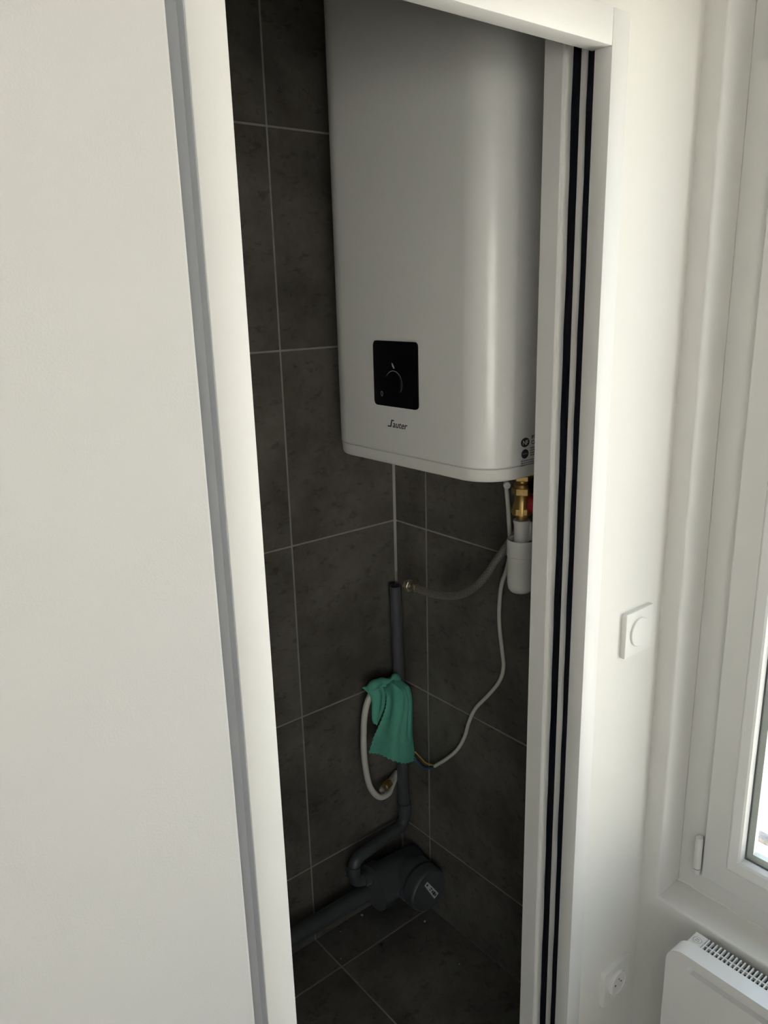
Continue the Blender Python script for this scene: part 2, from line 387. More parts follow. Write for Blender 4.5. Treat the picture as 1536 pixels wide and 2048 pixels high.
# pocket door, pushed into the wall, between two brush seals
door = thing('door_1', (1.08, 0.0453, 0.006), 'white sliding door pushed back into the wall, only its edge showing', None, kind='structure')
box('panel', (XJ+0.006, 0.0372, 0.008), (1.205, 0.0534, 2.02), TRIM, door, bevel=0.0006)
def seal(name, y0, y1):
    bm = bmesh.new(); n = 46; rows = []
    for k in range(n+1):
        z = 0.004 + (2.018-0.004)*k/n
        w = 0.0006*math.sin(k*1.9) + 0.0005*math.sin(k*0.73+1)
        rows.append([bm.verts.new(p) for p in ((XJ+0.012, y0, z), (XJ-0.0005+w, y0+0.0006, z), (XJ-0.0018+w, (y0*0.65+y1*0.35), z), (XJ+0.0012, (y0*0.6+y1*0.4)+0.0006, z), (XJ-0.001-w, y1-0.0012, z), (XJ+0.012, y1, z))])
    for A, B in zip(rows, rows[1:]):
        for i in range(5): bm.faces.new((A[i], A[i+1], B[i+1], B[i]))
    return finish(name, bm, BLACKR, door, smooth=30)
seal('brush_seal', 0.0269, 0.0371); seal('brush_seal', 0.0536, 0.0627)

# ------------------------------------------------------------------ window
def build_window(name, wy0, wy1, label):
    win = thing(name, (1.32, (wy0+wy1)/2, WZ0), label, None, kind='structure')
    ringloft('frame', (wy0, wy1, WZ0, WZ1), [(0, 1.35), (0, 1.2865), (0.0015, 1.285), (0.062, 1.285), (0.062, 1.35)], PVCW, win)
    def sash(y0, y1):
        z0, z1 = 0.578, 2.150
        s = ringloft('sash', (y0, y1, z0, z1), [(0, 1.335), (0, 1.275), (0.003, 1.272), (0.0468, 1.272), (0.0476, 1.2732), (0.0476, 1.335)], PVCW, win)
        ringloft('glazing_bead', (y0, y1, z0, z1), [(0.0476, 1.31), (0.0478, 1.2722), (0.0500, 1.2722), (0.0625, 1.2810), (0.0655, 1.2850), (0.0675, 1.2985), (0.0675, 1.31)], PVCW, s)
        ringloft('gasket', (y0, y1, z0, z1), [(0.0665, 1.3015), (0.0665, 1.2985), (0.0698, 1.2992), (0.0701, 1.3004), (0.0701, 1.3015)], GASK, s)
        ringloft('spacer', (y0, y1, z0, z1), [(0.0670, 1.3075), (0.0670, 1.321), (0.0785, 1.321), (0.0785, 1.3075)], SPACER, s)
        box('pane', (1.3020, y0+0.06, z0+0.06), (1.3260, y1-0.06, z1-0.06), GLASS, s)
        return s
    mid = (wy0+wy1)/2
    sash(mid+0.0007, wy1-0.0523); s2 = sash(wy0+0.0523, mid-0.0007)
    for z in (0.62, 2.05):
        hy = wy1-0.0420
        h = lathe('hinge', (1.2745, hy, z-0.042), (0, 0, 1), [(0, 0), (0, 0.0062), (0.001, 0.0072), (0.011, 0.0072), (0.0115, 0.0058), (0.0125, 0.0058), (0.013, 0.0074), (0.078, 0.0074), (0.082, 0.006), (0.0825, 0)], PVCW, win, n=20)
        lathe('hinge_gap', (1.2745, hy, z-0.0308), (0, 0, 1), [(0, 0), (0, 0.0066), (0.0018, 0.0066), (0.0018, 0)], GASK, h, n=18)
        box('hinge_leaf', (1.2735, hy-0.0025, z-0.040), (1.288, hy+0.005, z+0.038), PVCW, h)
    box('handle', (1.258, mid-0.015, 1.16), (1.272, mid+0.015, 1.24), PVCW, s2, bevel=0.003)
    # bead of old sealant where sill meets the frame
    pts = [(1.2843, wy1-0.002-k*0.02, WZ0+0.0012+0.0012*math.sin(k*1.7)+0.0008*math.sin(k*0.6)) for k in range(70)]
    tube('sealant_line', pts, 0.0026, WALLC, win, n=6)
    return win
build_window('window_1', WY0, WY1, 'white casement window in the right wall above the convector')
w2 = build_window('window_2', -0.7435-W2H, -0.7435+W2H, 'second white casement window in the wall facing the closet')
w2.rotation_euler = (0, 0, -math.pi/2); w2.location = (W2C, YR-(1.32-XW), WZ0)

# ------------------------------------------------------------------ outside
ledge = box('exterior_ledge', (1.361, -1.55, 0.44), (1.50, 0.06, 0.50), STONE, bevel=0.004); struct(ledge)
rail = thing('guard_rail', (1.60, -0.68, 0.30), 'grey weathered metal guard rail outside the window', 'railing')
box('rail_bar', (1.587, -1.60, 0.4745), (1.613, 0.10, 0.4875), RAILM, rail, bevel=0.001)
box('rail_bar', (1.587, -1.60, 1.05), (1.613, 0.10, 1.065), RAILM, rail, bevel=0.001)
for y in (-1.59, 0.085): box('rail_post', (1.590, y-0.01, 0.20), (1.610, y+0.01, 1.052), RAILM, rail)
struct(box('ground_street', (-40, -40, -6.2), (40, 40, -6.0), ASPH))
def house(label, P, origin, n=8):
    fac = thing('house_facade', origin, label, 'building')
    def bx(name, lo, hi, m, par):
        a, b = P(*lo), P(*hi); return box(name, [min(p, q) for p, q in zip(a, b)], [max(p, q) for p, q in zip(a, b)], m, par)
    bx('wall', (-16, 0.0, -6.0), (16, 0.6, 3.2), FACADE, fac); bx('cornice', (-16.2, -0.25, 3.2), (16.2, 0.7, 3.45), STONE, fac)
    for zf in (-5.2, -2.2, 0.8):
        for k in range(n):
            u = -14.0 + 4.0*k
            w = bx('window', (u-0.55, -0.015, zf), (u+0.55, 0.0, zf+1.7), STONE, fac); bx('pane', (u-0.45, -0.025, zf+0.1), (u+0.45, -0.015, zf+1.6), SHUT, w)
house('sunlit cream house front across the street seen through the window', lambda u, d, z: (9.0+d, u+2.0, z), (9.0, 2.0, -6.0))
house('sunlit cream house front opposite the second window', lambda u, d, z: (u-9.0, -11.5-d, z), (-9.0, -11.5, -6.0))

# ------------------------------------------------------------------ water heater
HX, HY0, HY1, HZ = 0.983, 0.212, 0.687, 1.358
HTOP = 2.36
wh = thing('water_heater', (1.115, 0.4495, HZ), 'tall white flat water heater with a black dial panel hung in the tiled closet', 'water heater')
def heater_outline(ins, r=0.066):
    x0, x1, y0, y1 = HX+ins, 1.226, HY0+ins, HY1-ins; o = []; n = 14
    for k in range(n+1):
        t = math.pi/2*k/n; o.append((x0+r-r*math.sin(t), y1-r+r*math.cos(t)))
    for k in range(n+1):
        t = math.pi/2*k/n; o.append((x0+r-r*math.cos(t), y0+r-r*math.sin(t)))
    o += [(x1, y0), (x1, y1)]
    return o
def loft_z(name, prof, m, parent, close=True, smooth=35):
    bm = bmesh.new(); rings = []
    for z, ins in prof: rings.append([bm.verts.new((a, b, z)) for a, b in heater_outline(ins)])
    for A, B in zip(rings, rings[1:]):
        for i in range(len(A)): bm.faces.new((A[i], A[(i+1) % len(A)], B[(i+1) % len(A)], B[i]))
    if close: bm.faces.new(rings[0]); bm.faces.new(rings[-1])
    return finish(name, bm, m, parent, smooth=smooth)
loft_z('body', [(HZ+0.0230, 0.0045), (HZ+0.0252, 0.0045), (HZ+0.0256, 0.0008), (HZ+0.0268, 0.0), (HTOP-0.026, 0.0), (HTOP-0.0245, 0.0015)], ENAMEL, wh)
loft_z('bottom_cap', [(HZ, 0.0050), (HZ+0.0012, 0.0032), (HZ+0.005, 0.0018), (HZ+0.0225, 0.0006), (HZ+0.0236, 0.0014), (HZ+0.0238, 0.0045)], PLASTW, wh)
loft_z('top_cap', [(HTOP-0.0245, 0.0018), (HTOP-0.0225, 0.0006), (HTOP-0.005, 0.0018), (HTOP, 0.006)], PLASTW, wh)
for z in (1.62, 2.18):
    box('wall_bracket', (1.224, 0.27, z), (XS-0.0006, 0.63, z+0.05), PLASTW, wh)
# dial panel
PY0, PY1, PZ0, PZ1 = 0.3915, 0.5210, 1.4755, 1.6005
def on_front(a, b, d): return (HX - d, a, b)
bm = bmesh.new(); fa, fb = b_prism(bm, rrect(PY0, PY1, PZ0, PZ1, 0.008), on_front, -0.0005, 0.0034)
e_front = [e for e in fb.edges]
bmesh.ops.bevel(bm, geom=e_front, offset=0.0014, segments=2, affect='EDGES', profile=0.6)
panel = finish('control_panel', bm, BLACKG, wh, smooth=30)
DY, DZ = 0.4600, 1.5200
dial = lathe('dial', (HX-0.0033, DY, DZ), (-1, 0, 0), [(0, 0.0235), (0.0018, 0.0235), (0.0028, 0.0225), (0.0028, 0)], BLACKG, panel, n=40)
def arc(name, r0, r1, t0, t1, d, m, par, n=28):
    bm = bmesh.new(); P = []
    for k in range(n+1):
        t = math.radians(t0 + (t1-t0)*k/n)
        P.append([bm.verts.new((HX-d, DY - rr*math.cos(t), DZ + rr*math.sin(t))) for rr in (r0, r1)])
    for A, B in zip(P, P[1:]): bm.faces.new((A[0], A[1], B[1], B[0]))
    return finish(name, bm, m, par)
arc('dial_scale', 0.0243, 0.0252, -35, 150, 0.00352, SCALEP, panel)
bm = bmesh.new(); b_prism(bm, [(DY+0.0045, DZ+0.040), (DY+0.0010, DZ+0.038), (DY-0.0040, DZ+0.0295), (DY-0.0010, DZ+0.0290), (DY+0.0035, DZ+0.0335)], on_front, 0.0034, 0.0036); finish('leaf_mark', bm, SCALEP, panel)
bm = bmesh.new()
o_, i_ = [], []
for k in range(18):
    t = 2*math.pi*k/18
    o_.append(bm.verts.new((HX-0.0036, 0.4965+0.0035*math.cos(t), 1.4985+0.0052*math.sin(t)))); i_.append(bm.verts.new((HX-0.0036, 0.4965+0.0020*math.cos(t), 1.4985+0.0036*math.sin(t))))
for k in range(18): bm.faces.new((o_[k], o_[(k+1) % 18], i_[(k+1) % 18], i_[k]))
finish('zero_mark', bm, GREYP, panel)
# brand name: long S drawn as strokes, the rest in italic type
LB, LZ = 0.4815, 1.4345
def lp(u, v, d): return (HX - 0.0002 - d, LB - u, LZ + v + 0.000)
text_mesh('brand_letters', 'auter', 0.0190, lambda u, v, d: lp(u*1.06 + 0.0112, v*0.98, d), DARKP, wh, shear=0.22, bold=0.00015)
bm = bmesh.new(); b_prism(bm, [(-0.0035, 0.0), (0.0078, 0.0), (0.0108, 0.0122), (0.0158, 0.0122), (0.0164, 0.0146), (0.0082, 0.0146), (0.0052, 0.0024), (-0.0029, 0.0024)], lp, 0.0, 0.0004)
finish('brand_initial', bm, DARKP, wh)
# approval marks on the side, printed on the flank facing the doorway
def fl(u, v, d): return (1.0665 + u, HY0 - 0.0002 - d, 1.3840 + v)
def ell(cx, cz, rx, rz, name, m, d=0.0003):
    bm = bmesh.new(); b_prism(bm, [(cx+rx*math.cos(2*math.pi*k/24), cz+rz*math.sin(2*math.pi*k/24)) for k in range(24)], fl, 0.0, d); return finish(name, bm, m, wh)
ell(0.0105, 0.0400, 0.0115, 0.0085, 'approval_mark', DARKP); text_mesh('approval_letters', 'NF', 0.0125, lambda u, v, d: fl(u+0.0030, v+0.0355, d+0.0004), ENAMEL, wh)
ell(0.0105, 0.0190, 0.0095, 0.0085, 'round_mark', DARKP)
bm = bmesh.new(); b_prism(bm, [(0.0040, 0.0180), (0.0170, 0.0180), (0.0170, 0.0205), (0.0040, 0.0205)], fl, 0.0003, 0.0005); finish('round_mark_bar', bm, GREYP, wh)
text_mesh('rating_text', 'IP24', 0.0090, lambda u, v, d: fl(u+0.0270, v+0.0445, d), DARKP, wh)
text_mesh('conformity_mark', 'CE', 0.0110, lambda u, v, d: fl(u+0.0270, v+0.0340, d), DARKP, wh)
bm = bmesh.new()
random.seed(3)
def word_row(u0, u1, v, h):
    u = u0
    while u < u1:
        w = random.uniform(0.002, 0.006); b_prism(bm, [(u, v), (min(u+w, u1), v), (min(u+w, u1), v+h), (u, v+h)], fl, 0.0, 0.0003); u += w + 0.0012
for v in (0.0270, 0.0225, 0.0180, 0.0135): word_row(0.0250, 0.060, v, 0.0020)
for v in (0.0055, 0.0015, -0.0025): word_row(0.0, 0.060, v, 0.0018)
finish('fine_print', bm, GREYP, wh)
# strain relief at the underside
lathe('cable_clamp', (1.146, 0.316, 1.3155), (-0.62, -0.78, 0.05), [(0, 0), (0, 0.0075), (0.005, 0.0075), (0.0062, 0.0062), (0.0062, 0.0026), (0.0045, 0.0024), (0.0045, 0)], PLASTW, wh, n=22)
lathe('cable_gland', (1.152, 0.327, HZ+0.002), (0, 0, -1), [(0, 0), (0, 0.009), (0.010, 0.009), (0.012, 0.006), (0.022, 0.0055), (0.022, 0)], PLASTW, wh, n=18)

# ------------------------------------------------------------------ safety valve, siphon
VX, VY = 1.130, 0.2610
sv = thing('safety_valve', (VX, VY, 1.20), 'brass safety valve with a red knob under the water heater', 'valve')
lathe('body', (VX, VY, HZ-0.0006), (0, 0, -1), [(0, 0), (0, 0.0105), (0.006, 0.0105), (0.0062, 0.0165), (0.016, 0.0165), (0.0162, 0.013), (0.024, 0.013), (0.028, 0.017), (0.046, 0.017), (0.050, 0.0145), (0.062, 0.0155), (0.075, 0.019), (0.088, 0.019), (0.090, 0.012), (0.104, 0.011), (0.104, 0)], BRASS, sv, n=24)
for zn, hn in ((HZ-0.010, 0.010), (HZ-0.034, 0.014), (HZ-0.074, 0.013)):
    bm = bmesh.new(); b_lathe(bm, (VX, VY, zn), (0, 0, -1), [(0, 0), (0, 0.0195), (0.0012, 0.0212), (hn-0.0012, 0.0212), (hn, 0.0195), (hn, 0)], n=6, phase=0.4); finish('hex_nut', bm, BRASS, sv)
lathe('inlet', (VX, VY, 1.305), (0.75, 0.66, 0), [(0, 0), (0, 0.010), (0.020, 0.010), (0.020, 0.0125), (0.036, 0.0125), (0.036, 0)], BRASS, sv, n=20)
lathe('knob_stem', (VX, VY, 1.292), (1, -0.75, 0), [(0, 0), (0, 0.009), (0.026, 0.009), (0.026, 0)], BRASS, sv, n=18)
k1 = lathe('drain_knob', (VX+0.008, VY-0.010, 1.2905), (0.55, -1, 0), [(0, 0), (0, 0.016), (0.003, 0.0175), (0.020, 0.0175), (0.024, 0.015), (0.024, 0)], REDP, sv, n=28); tag(k1, 'red drain knob')
k2 = lathe('shutoff_knob', (VX+0.010, VY-0.008, 1.3275), (0.55, -1, 0.1), [(0, 0), (0, 0.015), (0.003, 0.0165), (0.018, 0.0165), (0.022, 0.013), (0.022, 0)], BLACKG, sv, n=28); tag(k2, 'black shut-off knob')
sph = thing('siphon', (VX, VY, 1.10), 'white plastic siphon cup hanging below the brass safety valve', 'siphon')
lathe('nozzle', (VX, VY, 1.2585), (0, 0, -1), [(0, 0), (0, 0.0165), (0.004, 0.017), (0.010, 0.0155), (0.030, 0.0145), (0.040, 0.0155), (0.043, 0.0155), (0.043, 0)], PLASTW, sph, n=26)
bm = bmesh.new(); b_box(bm, (VX+0.006, VY-0.018, 1.2175), (VX+0.012, VY-0.010, 1.2555), 0.001, 1); finish('nozzle_rib', bm, PLASTW, sph)
lathe('cup', (VX, VY, 1.1875), (0, 0, -1), [(0, 0.0255), (-0.001, 0.0268), (0.001, 0.0285), (0.004, 0.0272), (0.060, 0.0262), (0.070, 0.0245), (0.076, 0.020), (0.079, 0.012), (0.079, 0)], PLASTW, sph, n=36)
bm = bmesh.new(); rows = []   # collar round most of the rim, open on one side
for k in range(31):
    t = math.radians(50 + 268*k/30) + math.radians(0); c, s_ = math.cos(t), math.sin(t)
    rows.append([bm.verts.new((VX+rr*c, VY+rr*s_, z)) for rr, z in ((0.0282, 1.187), (0.0282, 1.2190), (0.0268, 1.2198), (0.0262, 1.2190), (0.0262, 1.187))])
for A, B in zip(rows, rows[1:]):
    for i in range(4): bm.faces.new((A[i], A[i+1], B[i+1], B[i]))
    bm.faces.new((A[4], A[0], B[0], B[4]))
bm.faces.new(rows[0]); bm.faces.new(rows[-1]); finish('collar', bm, PLASTW, sph, smooth=40)

# braided hose
ho = thing('braided_hose', (1.17, 0.50, 0.99), 'braided steel water hose with a loose brass nut curving below the heater', 'hose')
hp = catmull([(1.1560, 0.2830, 1.3020), (1.168, 0.2925, 1.287), (1.177, 0.3000, 1.250), (1.177, 0.3130, 1.2120), (1.172, 0.3345, 1.1780), (1.170, 0.3597, 1.1436), (1.170, 0.3879, 1.1036), (1.170, 0.4248, 1.0624), (1.170, 0.4714, 1.0301), (1.170, 0.537, 1.0098), (1.170, 0.5976, 1.0050), (1.170, 0.627, 1.0050)], 8)
tube('hose', hp, 0.0088, BRAID, ho, n=20, uv=True)
ax = Vector((0, 1, -0.03))
lathe('ferrule', (1.170, 0.6175, 1.0052), ax, [(0, 0), (0, 0.0096), (0.002, 0.0104), (0.014, 0.0104), (0.0145, 0.0085), (0.020, 0.0085), (0.020, 0)], NICKEL, ho, n=24)
bm = bmesh.new(); b_lathe(bm, (1.170, 0.6390, 1.0042), ax, [(0, 0), (0, 0.0135), (0.0012, 0.0152), (0.0150, 0.0152), (0.0150, 0.0112), (0.0100, 0.0108), (0.0100, 0)], n=6); finish('nut', bm, NICKEL, ho)

# power cable
ca = thing('power_cable', (1.236, 0.45, 0.48), 'thin white power cable hanging along the tiles with bare coloured wires at its end', 'cable')
cp = catmull([(1.152, 0.3265, 1.3355), (1.156, 0.3225, 1.285), (1.163, 0.3235, 1.235), (1.180, 0.335, 1.190), (1.200, 0.352, 1.150), (1.226, 0.384, 1.100), (1.236, 0.407, 1.0547), (1.240, 0.4160, 1.0043), (1.240, 0.4152, 0.9558), (1.240, 0.4060, 0.8968), (1.240, 0.4006, 0.8549), (1.240, 0.4130, 0.8124), (1.240, 0.4475, 0.7637), (1.240, 0.4880, 0.7121), (1.240, 0.5100, 0.6657), (1.240, 0.5255, 0.617), (1.239, 0.5500, 0.5699), (1.237, 0.5880, 0.5252), (1.234, 0.6300, 0.4840)], 8)
tube('sheath', cp, 0.0046, PLASTC, ca, n=14)
for nm, m, P in (('blue_wire', BLUEW, [(1.2340, 0.6280, 0.4830), (1.230, 0.640, 0.4745), (1.226, 0.6590, 0.4655), (1.222, 0.677, 0.4690), (1.217, 0.694, 0.4830)]),
                 ('brown_wire', BROWNW, [(1.2335, 0.6280, 0.4850), (1.228, 0.642, 0.4785), (1.224, 0.657, 0.4745), (1.220, 0.672, 0.4810), (1.214, 0.690, 0.4960)]),
                 ('earth_wire', YELW, [(1.2330, 0.6280, 0.4880), (1.229, 0.642, 0.4850), (1.226, 0.656, 0.4845), (1.223, 0.670, 0.4920), (1.217, 0.690, 0.5060)])):
    tube(nm, catmull(P, 6), 0.0019, m, ca, n=8)

# ------------------------------------------------------------------ pipes
dp = thing('drain_pipe', (1.225, 0.751, 0.10), 'grey drain pipework in the closet corner, open riser above a capped tee', 'pipe')
PT, PB = Vector((1.2140, 0.7520, 0.9625)), Vector((1.2270, 0.7500, 0.268))
bm = bmesh.new(); d = (PB-PT); Ln = d.length
b_lathe(bm, PT, d, [(0.05, 0.0125), (0.0, 0.0125), (0.0, 0.0157), (Ln, 0.0157)], n=28); finish('riser', bm, PVCG, dp, smooth=40)
lathe('bore', PT + d.normalized()*0.012, d, [(0, 0), (0, 0.0126), (0.001, 0.0126), (0.001, 0)], PVCH, dp)
def sweep_round(P, rad, r, nm, parent, n=20):
    """polyline with rounded bends"""
    P = [Vector(p) for p in P]; out = [P[0]]
    for a, b, c in zip(P, P[1:], P[2:]):
        u = (a-b).normalized(); v = (c-b).normalized(); k = rad
        for s in range(9):
            t = s/8; out.append(b + u*k*(1-t)**2 + v*k*t**2)
    out.append(P[-1]); return tube(nm, out, r, PVCG, parent, n=n)
sweep_round([(1.2268, 0.7502, 0.305), (1.2272, 0.7500, 0.240), (1.0320, 0.7330, 0.236), (1.0250, 0.7290, 0.168), (1.0860, 0.7220, 0.163)], 0.032, 0.0160, 'branch', dp)
for p, a in (((1.2268, 0.7502, 0.312), (0, 0, -1)), ((1.0305, 0.7325, 0.219), (-0.007, -0.004, -0.07)), ((1.0560, 0.7255, 0.1655), (1, -0.1, -0.05))):
    lathe('socket', p, a, [(0, 0.0158), (0, 0.0192), (0.026, 0.0192), (0.028, 0.0160)], PVCG, dp)
wp = dp
TX, TY, TZ = 1.1845, 0.7050, 0.1360
tube('run', [(0.312, 0.7350, 0.113), (1.095, 0.7325, 0.1105)], 0.0225, PVCG, wp, n=28)
lathe('tee_body', (1.075, TY+0.007, TZ), (1, -0.05, 0), [(0, 0), (0, 0.0600), (0.0015, 0.0625), (0.032, 0.0625), (0.0335, 0.0545), (0.155, 0.0545), (0.158, 0.052), (0.160, 0)], PVCG, wp, n=44)
lathe('reducer_face', (1.0705, TY+0.007, TZ), (1, 0, 0), [(0, 0), (0, 0.0520), (0.0015, 0.0540), (0.006, 0.0540), (0.006, 0)], PVCG, wp, n=40)
lathe('tee_branch', (TX, TY+0.005, TZ), (0, -1, 0), [(0, 0), (0, 0.0535), (0.036, 0.0535), (0.0375, 0.0618), (0.064, 0.0618), (0.0645, 0.0560), (0.078, 0)], PVCG, wp, n=44)
cap = lathe('end_cap', (TX, TY-0.066, TZ), (0, -1, 0), [(0, 0), (0, 0.0588), (0.002, 0.0612), (0.028, 0.0612), (0.0345, 0.0590), (0.0375, 0.0560), (0.0375, 0.0)], PVCG, wp, n=44)
CY = TY-0.066-0.0375
la = math.radians(-58)
def sk(u, v, d): return (TX+0.0060+u*math.cos(la)-v*math.sin(la), CY-d, TZ+0.0005+u*math.sin(la)+v*math.cos(la))
bm = bmesh.new(); b_prism(bm, [(-0.036, -0.0065), (0.036, -0.0095), (0.036, 0.0085), (-0.036, 0.0065)], sk, 0.0, 0.0004); st = finish('sticker', bm, TAGW, cap); tag(st, 'small white printed sticker')
bm = bmesh.new()
for u0, u1, v0, v1 in ((0.006, 0.012, -0.004, 0.003), (0.014, 0.024, -0.005, 0.004), (0.026, 0.031, -0.004, 0.003), (-0.008, 0.002, 0.001, 0.004), (-0.008, -0.002, -0.004, -0.001), (-0.030, -0.024, -0.003, 0.003)):
    b_prism(bm, [(u0, v0), (u1, v0), (u1, v1), (u0, v1)], sk, 0.0004, 0.0006)
finish('sticker_print', bm, DARKP, cap)

# supply tube
su = thing('supply_tube', (1.14, 0.75, 0.36), 'white plastic water tube looping beside the grey drain pipe', 'tube')
tp = catmull([(1.168, 0.744, 0.690), (1.140, 0.738, 0.708), (1.1113, 0.738, 0.6925), (1.0932, 0.740, 0.6491), (1.0867, 0.742, 0.5717), (1.0886, 0.742, 0.4968), (1.1042, 0.744, 0.4216), (1.1335, 0.744, 0.3769), (1.1684, 0.748, 0.3683), (1.1950, 0.764, 0.3730), (1.222, 0.778, 0.3860)], 8)
tube('tube', tp, 0.0082, PLASTC, su, n=18)
fx = (-0.9, -0.35, 0.03)
tube('stub', [(1.222, 0.776, 0.3965), (1.186, 0.757, 0.3965), (1.172, 0.751, 0.3965)], 0.0082, PLASTC, su, n=16)
bm = bmesh.new(); b_lathe(bm, (1.176, 0.752, 0.3962), fx, [(0, 0), (0, 0.0125), (0.012, 0.0125), (0.012, 0.0100), (0.0145, 0.0100), (0.0145, 0.0130), (0.026, 0.0130), (0.026, 0)], n=6); finish('compression_nut', bm, BRASS, su)
lathe('fitting_end', (1.154, 0.7435, 0.3968), fx, [(0, 0), (0, 0.0098), (0.016, 0.0098), (0.016, 0.0072), (0.010, 0.0070), (0.010, 0)], NICKEL, su, n=22)

# ------------------------------------------------------------------ cleaning cloth
def lerp_poly(P, t):
    f = t*(len(P)-1); i = min(int(f), len(P)-2); k = f-i
    a, b = P[max(i-1, 0)], P[min(i+2, len(P)-1)]; p, q = P[i], P[i+1]
    out = []
    for c in range(len(p)):
        m0, m1 = (q[c]-a[c])/2, (b[c]-p[c])/2
        out.append((2*k**3-3*k**2+1)*p[c] + (k**3-2*k*k+k)*m0 + (-2*k**3+3*k*k)*q[c] + (k**3-k*k)*m1)
    return out
bm = bmesh.new()
def tri(s): return math.cos(2*math.pi*s)
def flap(Lp, Rp, Bp, nu, nv, yfun, pink_l, pink_b, pink_r=False):
    grid = []
    for j in range(nv+1):
        v = j/nv; row = []
        for i in range(nu+1):
            u = i/nu; a = lerp_poly(Lp, v); b = lerp_poly(Rp, v)
            x = a[0] + (b[0]-a[0])*u; z = a[1] + (b[1]-a[1])*u
            if Bp is not None:      # blend in the curved lower hem
                w = lerp_poly(Bp, u); k = v**3; ex = Lp[-1][0] + (Rp[-1][0]-Lp[-1][0])*u; ez = Lp[-1][1] + (Rp[-1][1]-Lp[-1][1])*u
                x += (w[0]-ex)*k; z += (w[1]-ez)*k
            if pink_l and i == 0: x += 0.0026*tri(j/8.0); z += 0.0012*tri(j/8.0)
            if pink_r and i == nu: x += 0.0022*tri(j/8.0)
            if pink_b and j == nv: z += 0.0027*tri(i/8.0)
            row.append(bm.verts.new((x, yfun(u, v), z)))
        grid.append(row)
    for A, B in zip(grid, grid[1:]):
        for i in range(nu): bm.faces.new((A[i], A[i+1], B[i+1], B[i]))
    return grid
def y_front(u, v):
    top = max(0.0, 1-v/0.16)
    y = 0.704 + 0.046*top**2
    y -= 0.0125*math.sin(math.pi*min(1, v*1.3))*math.sin(2*math.pi*(u*1.55+0.12)) * (1-0.45*v)
    y += 0.018*math.exp(-((u-0.80-0.05*v)/0.055)**2)*max(0, 1-abs(v-0.38)/0.36)     # sharp crease on the right
    y -= 0.010*math.exp(-((u-0.55)/0.07)**2)*max(0, 1-v*0.9)
    y += 0.004*math.sin(9*u+5*v)*v
    return y
LpF = [(1.1405, 0.7165), (1.1335, 0.6960), (1.1290, 0.6700), (1.1170, 0.6420), (1.1010, 0.6150), (1.0860, 0.5890), (1.0702, 0.5600)]
RpF = [(1.1990, 0.7115), (1.2200, 0.6860), (1.2300, 0.6500), (1.2290, 0.6000), (1.2240, 0.5450), (1.2280, 0.5000), (1.2360, 0.4600)]
BpF = [(1.0702, 0.5600), (1.1105, 0.5360), (1.1518, 0.5010), (1.1949, 0.4750), (1.2360, 0.4630)]
flap(LpF, RpF, BpF, 104, 136, y_front, True, True)
LpB = [(1.0890, 0.7200), (1.0990, 0.7010), (1.1040, 0.6800), (1.1030, 0.6550), (1.1030, 0.6320), (1.1080, 0.6180)]
RpB = [(1.1560, 0.7250), (1.1540, 0.7000), (1.1490, 0.6750), (1.1420, 0.6500), (1.1300, 0.6320), (1.1180, 0.6165)]
flap(LpB, RpB, None, 32, 56, lambda u, v: 0.7230 + 0.020*max(0, 1-v/0.2)**2 - 0.008*math.sin(math.pi*u)*(1-0.5*v) + 0.003*math.sin(12*u), False, True)
# roll of cloth bunched over the top
rl = catmull([(1.1040, 0.735, 0.7130), (1.1250, 0.730, 0.7245), (1.1450, 0.735, 0.7200), (1.1700, 0.732, 0.7160), (1.1900, 0.735, 0.7190), (1.2060, 0.740, 0.7010)], 6)
b_tube(bm, rl, lambda t: 0.0085 + 0.0035*math.sin(7*t) + 0.002*math.sin(17*t), n=12)
cl = finish('cleaning_cloth', bm, CLOTH, smooth=60, origin=Vector((1.15, 0.73, 0.60)))
md = cl.modifiers.new('thickness', 'SOLIDIFY'); md.thickness = 0.0016; md.offset = 0
tag(cl, 'green pinked-edge cleaning cloth draped over the white tube and grey pipe', 'cloth')

# ------------------------------------------------------------------ switch and socket
sw = thing('light_switch', (1.129, 0, 1.113), 'square white wall switch with a round button, right of the closet opening', 'switch')
def wp_(a, b, d): return (a, -d, b)
bm = bmesh.new(); fa, fb = b_prism(bm, rrect(1.0890, 1.1690, 1.0720, 1.1540, 0.0022, 4), wp_, 0.0, 0.0092)
bmesh.ops.bevel(bm, geom=list(fb.edges), offset=0.0008, segments=2, affect='EDGES'); finish('plate', bm, PLASTW, sw, smooth=30)
lathe('button', (1.1290, -0.0090, 1.1130), (0, -1, 0), [(0, 0), (0, 0.0262), (0.0026, 0.0262), (0.0036, 0.0252), (0.0036, 0)], PLASTW, sw, n=48)
so = thing('wall_socket', (1.131, 0, 0.355), 'square white power socket low on the wall beside the convector', 'socket')
bm = bmesh.new(); fa, fb = b_prism(bm, rrect(1.0900, 1.1720, 0.3145, 0.3965, 0.0022, 4), wp_, 0.0, 0.0095)
bmesh.ops.bevel(bm, geom=list(fb.edges), offset=0.0008, segments=2, affect='EDGES'); finish('plate', bm, PLASTW, so, smooth=30)
lathe('rim', (1.1310, -0.0092, 0.3555), (0, -1, 0), [(0, 0), (0, 0.0255), (0.0050, 0.0255), (0.0060, 0.0245), (0.0060, 0.0225), (0.0045, 0.0215), (0.0045, 0)], PLASTW, so, n=48)
for dx, dz in ((-0.0095, 0), (0.0095, 0)):
    lathe('pin_hole', (1.1310+dx, -0.0136, 0.3545+dz), (0, -1, 0), [(0, 0), (0, 0.0021), (0.0004, 0.0021), (0.0004, 0)], BLACKG, so, n=14)
lathe('earth_pin', (1.1310, -0.0136, 0.3660), (0, -1, 0), [(0, 0), (0, 0.0014), (0.003, 0.0014), (0.003, 0)], NICKEL, so, n=12)

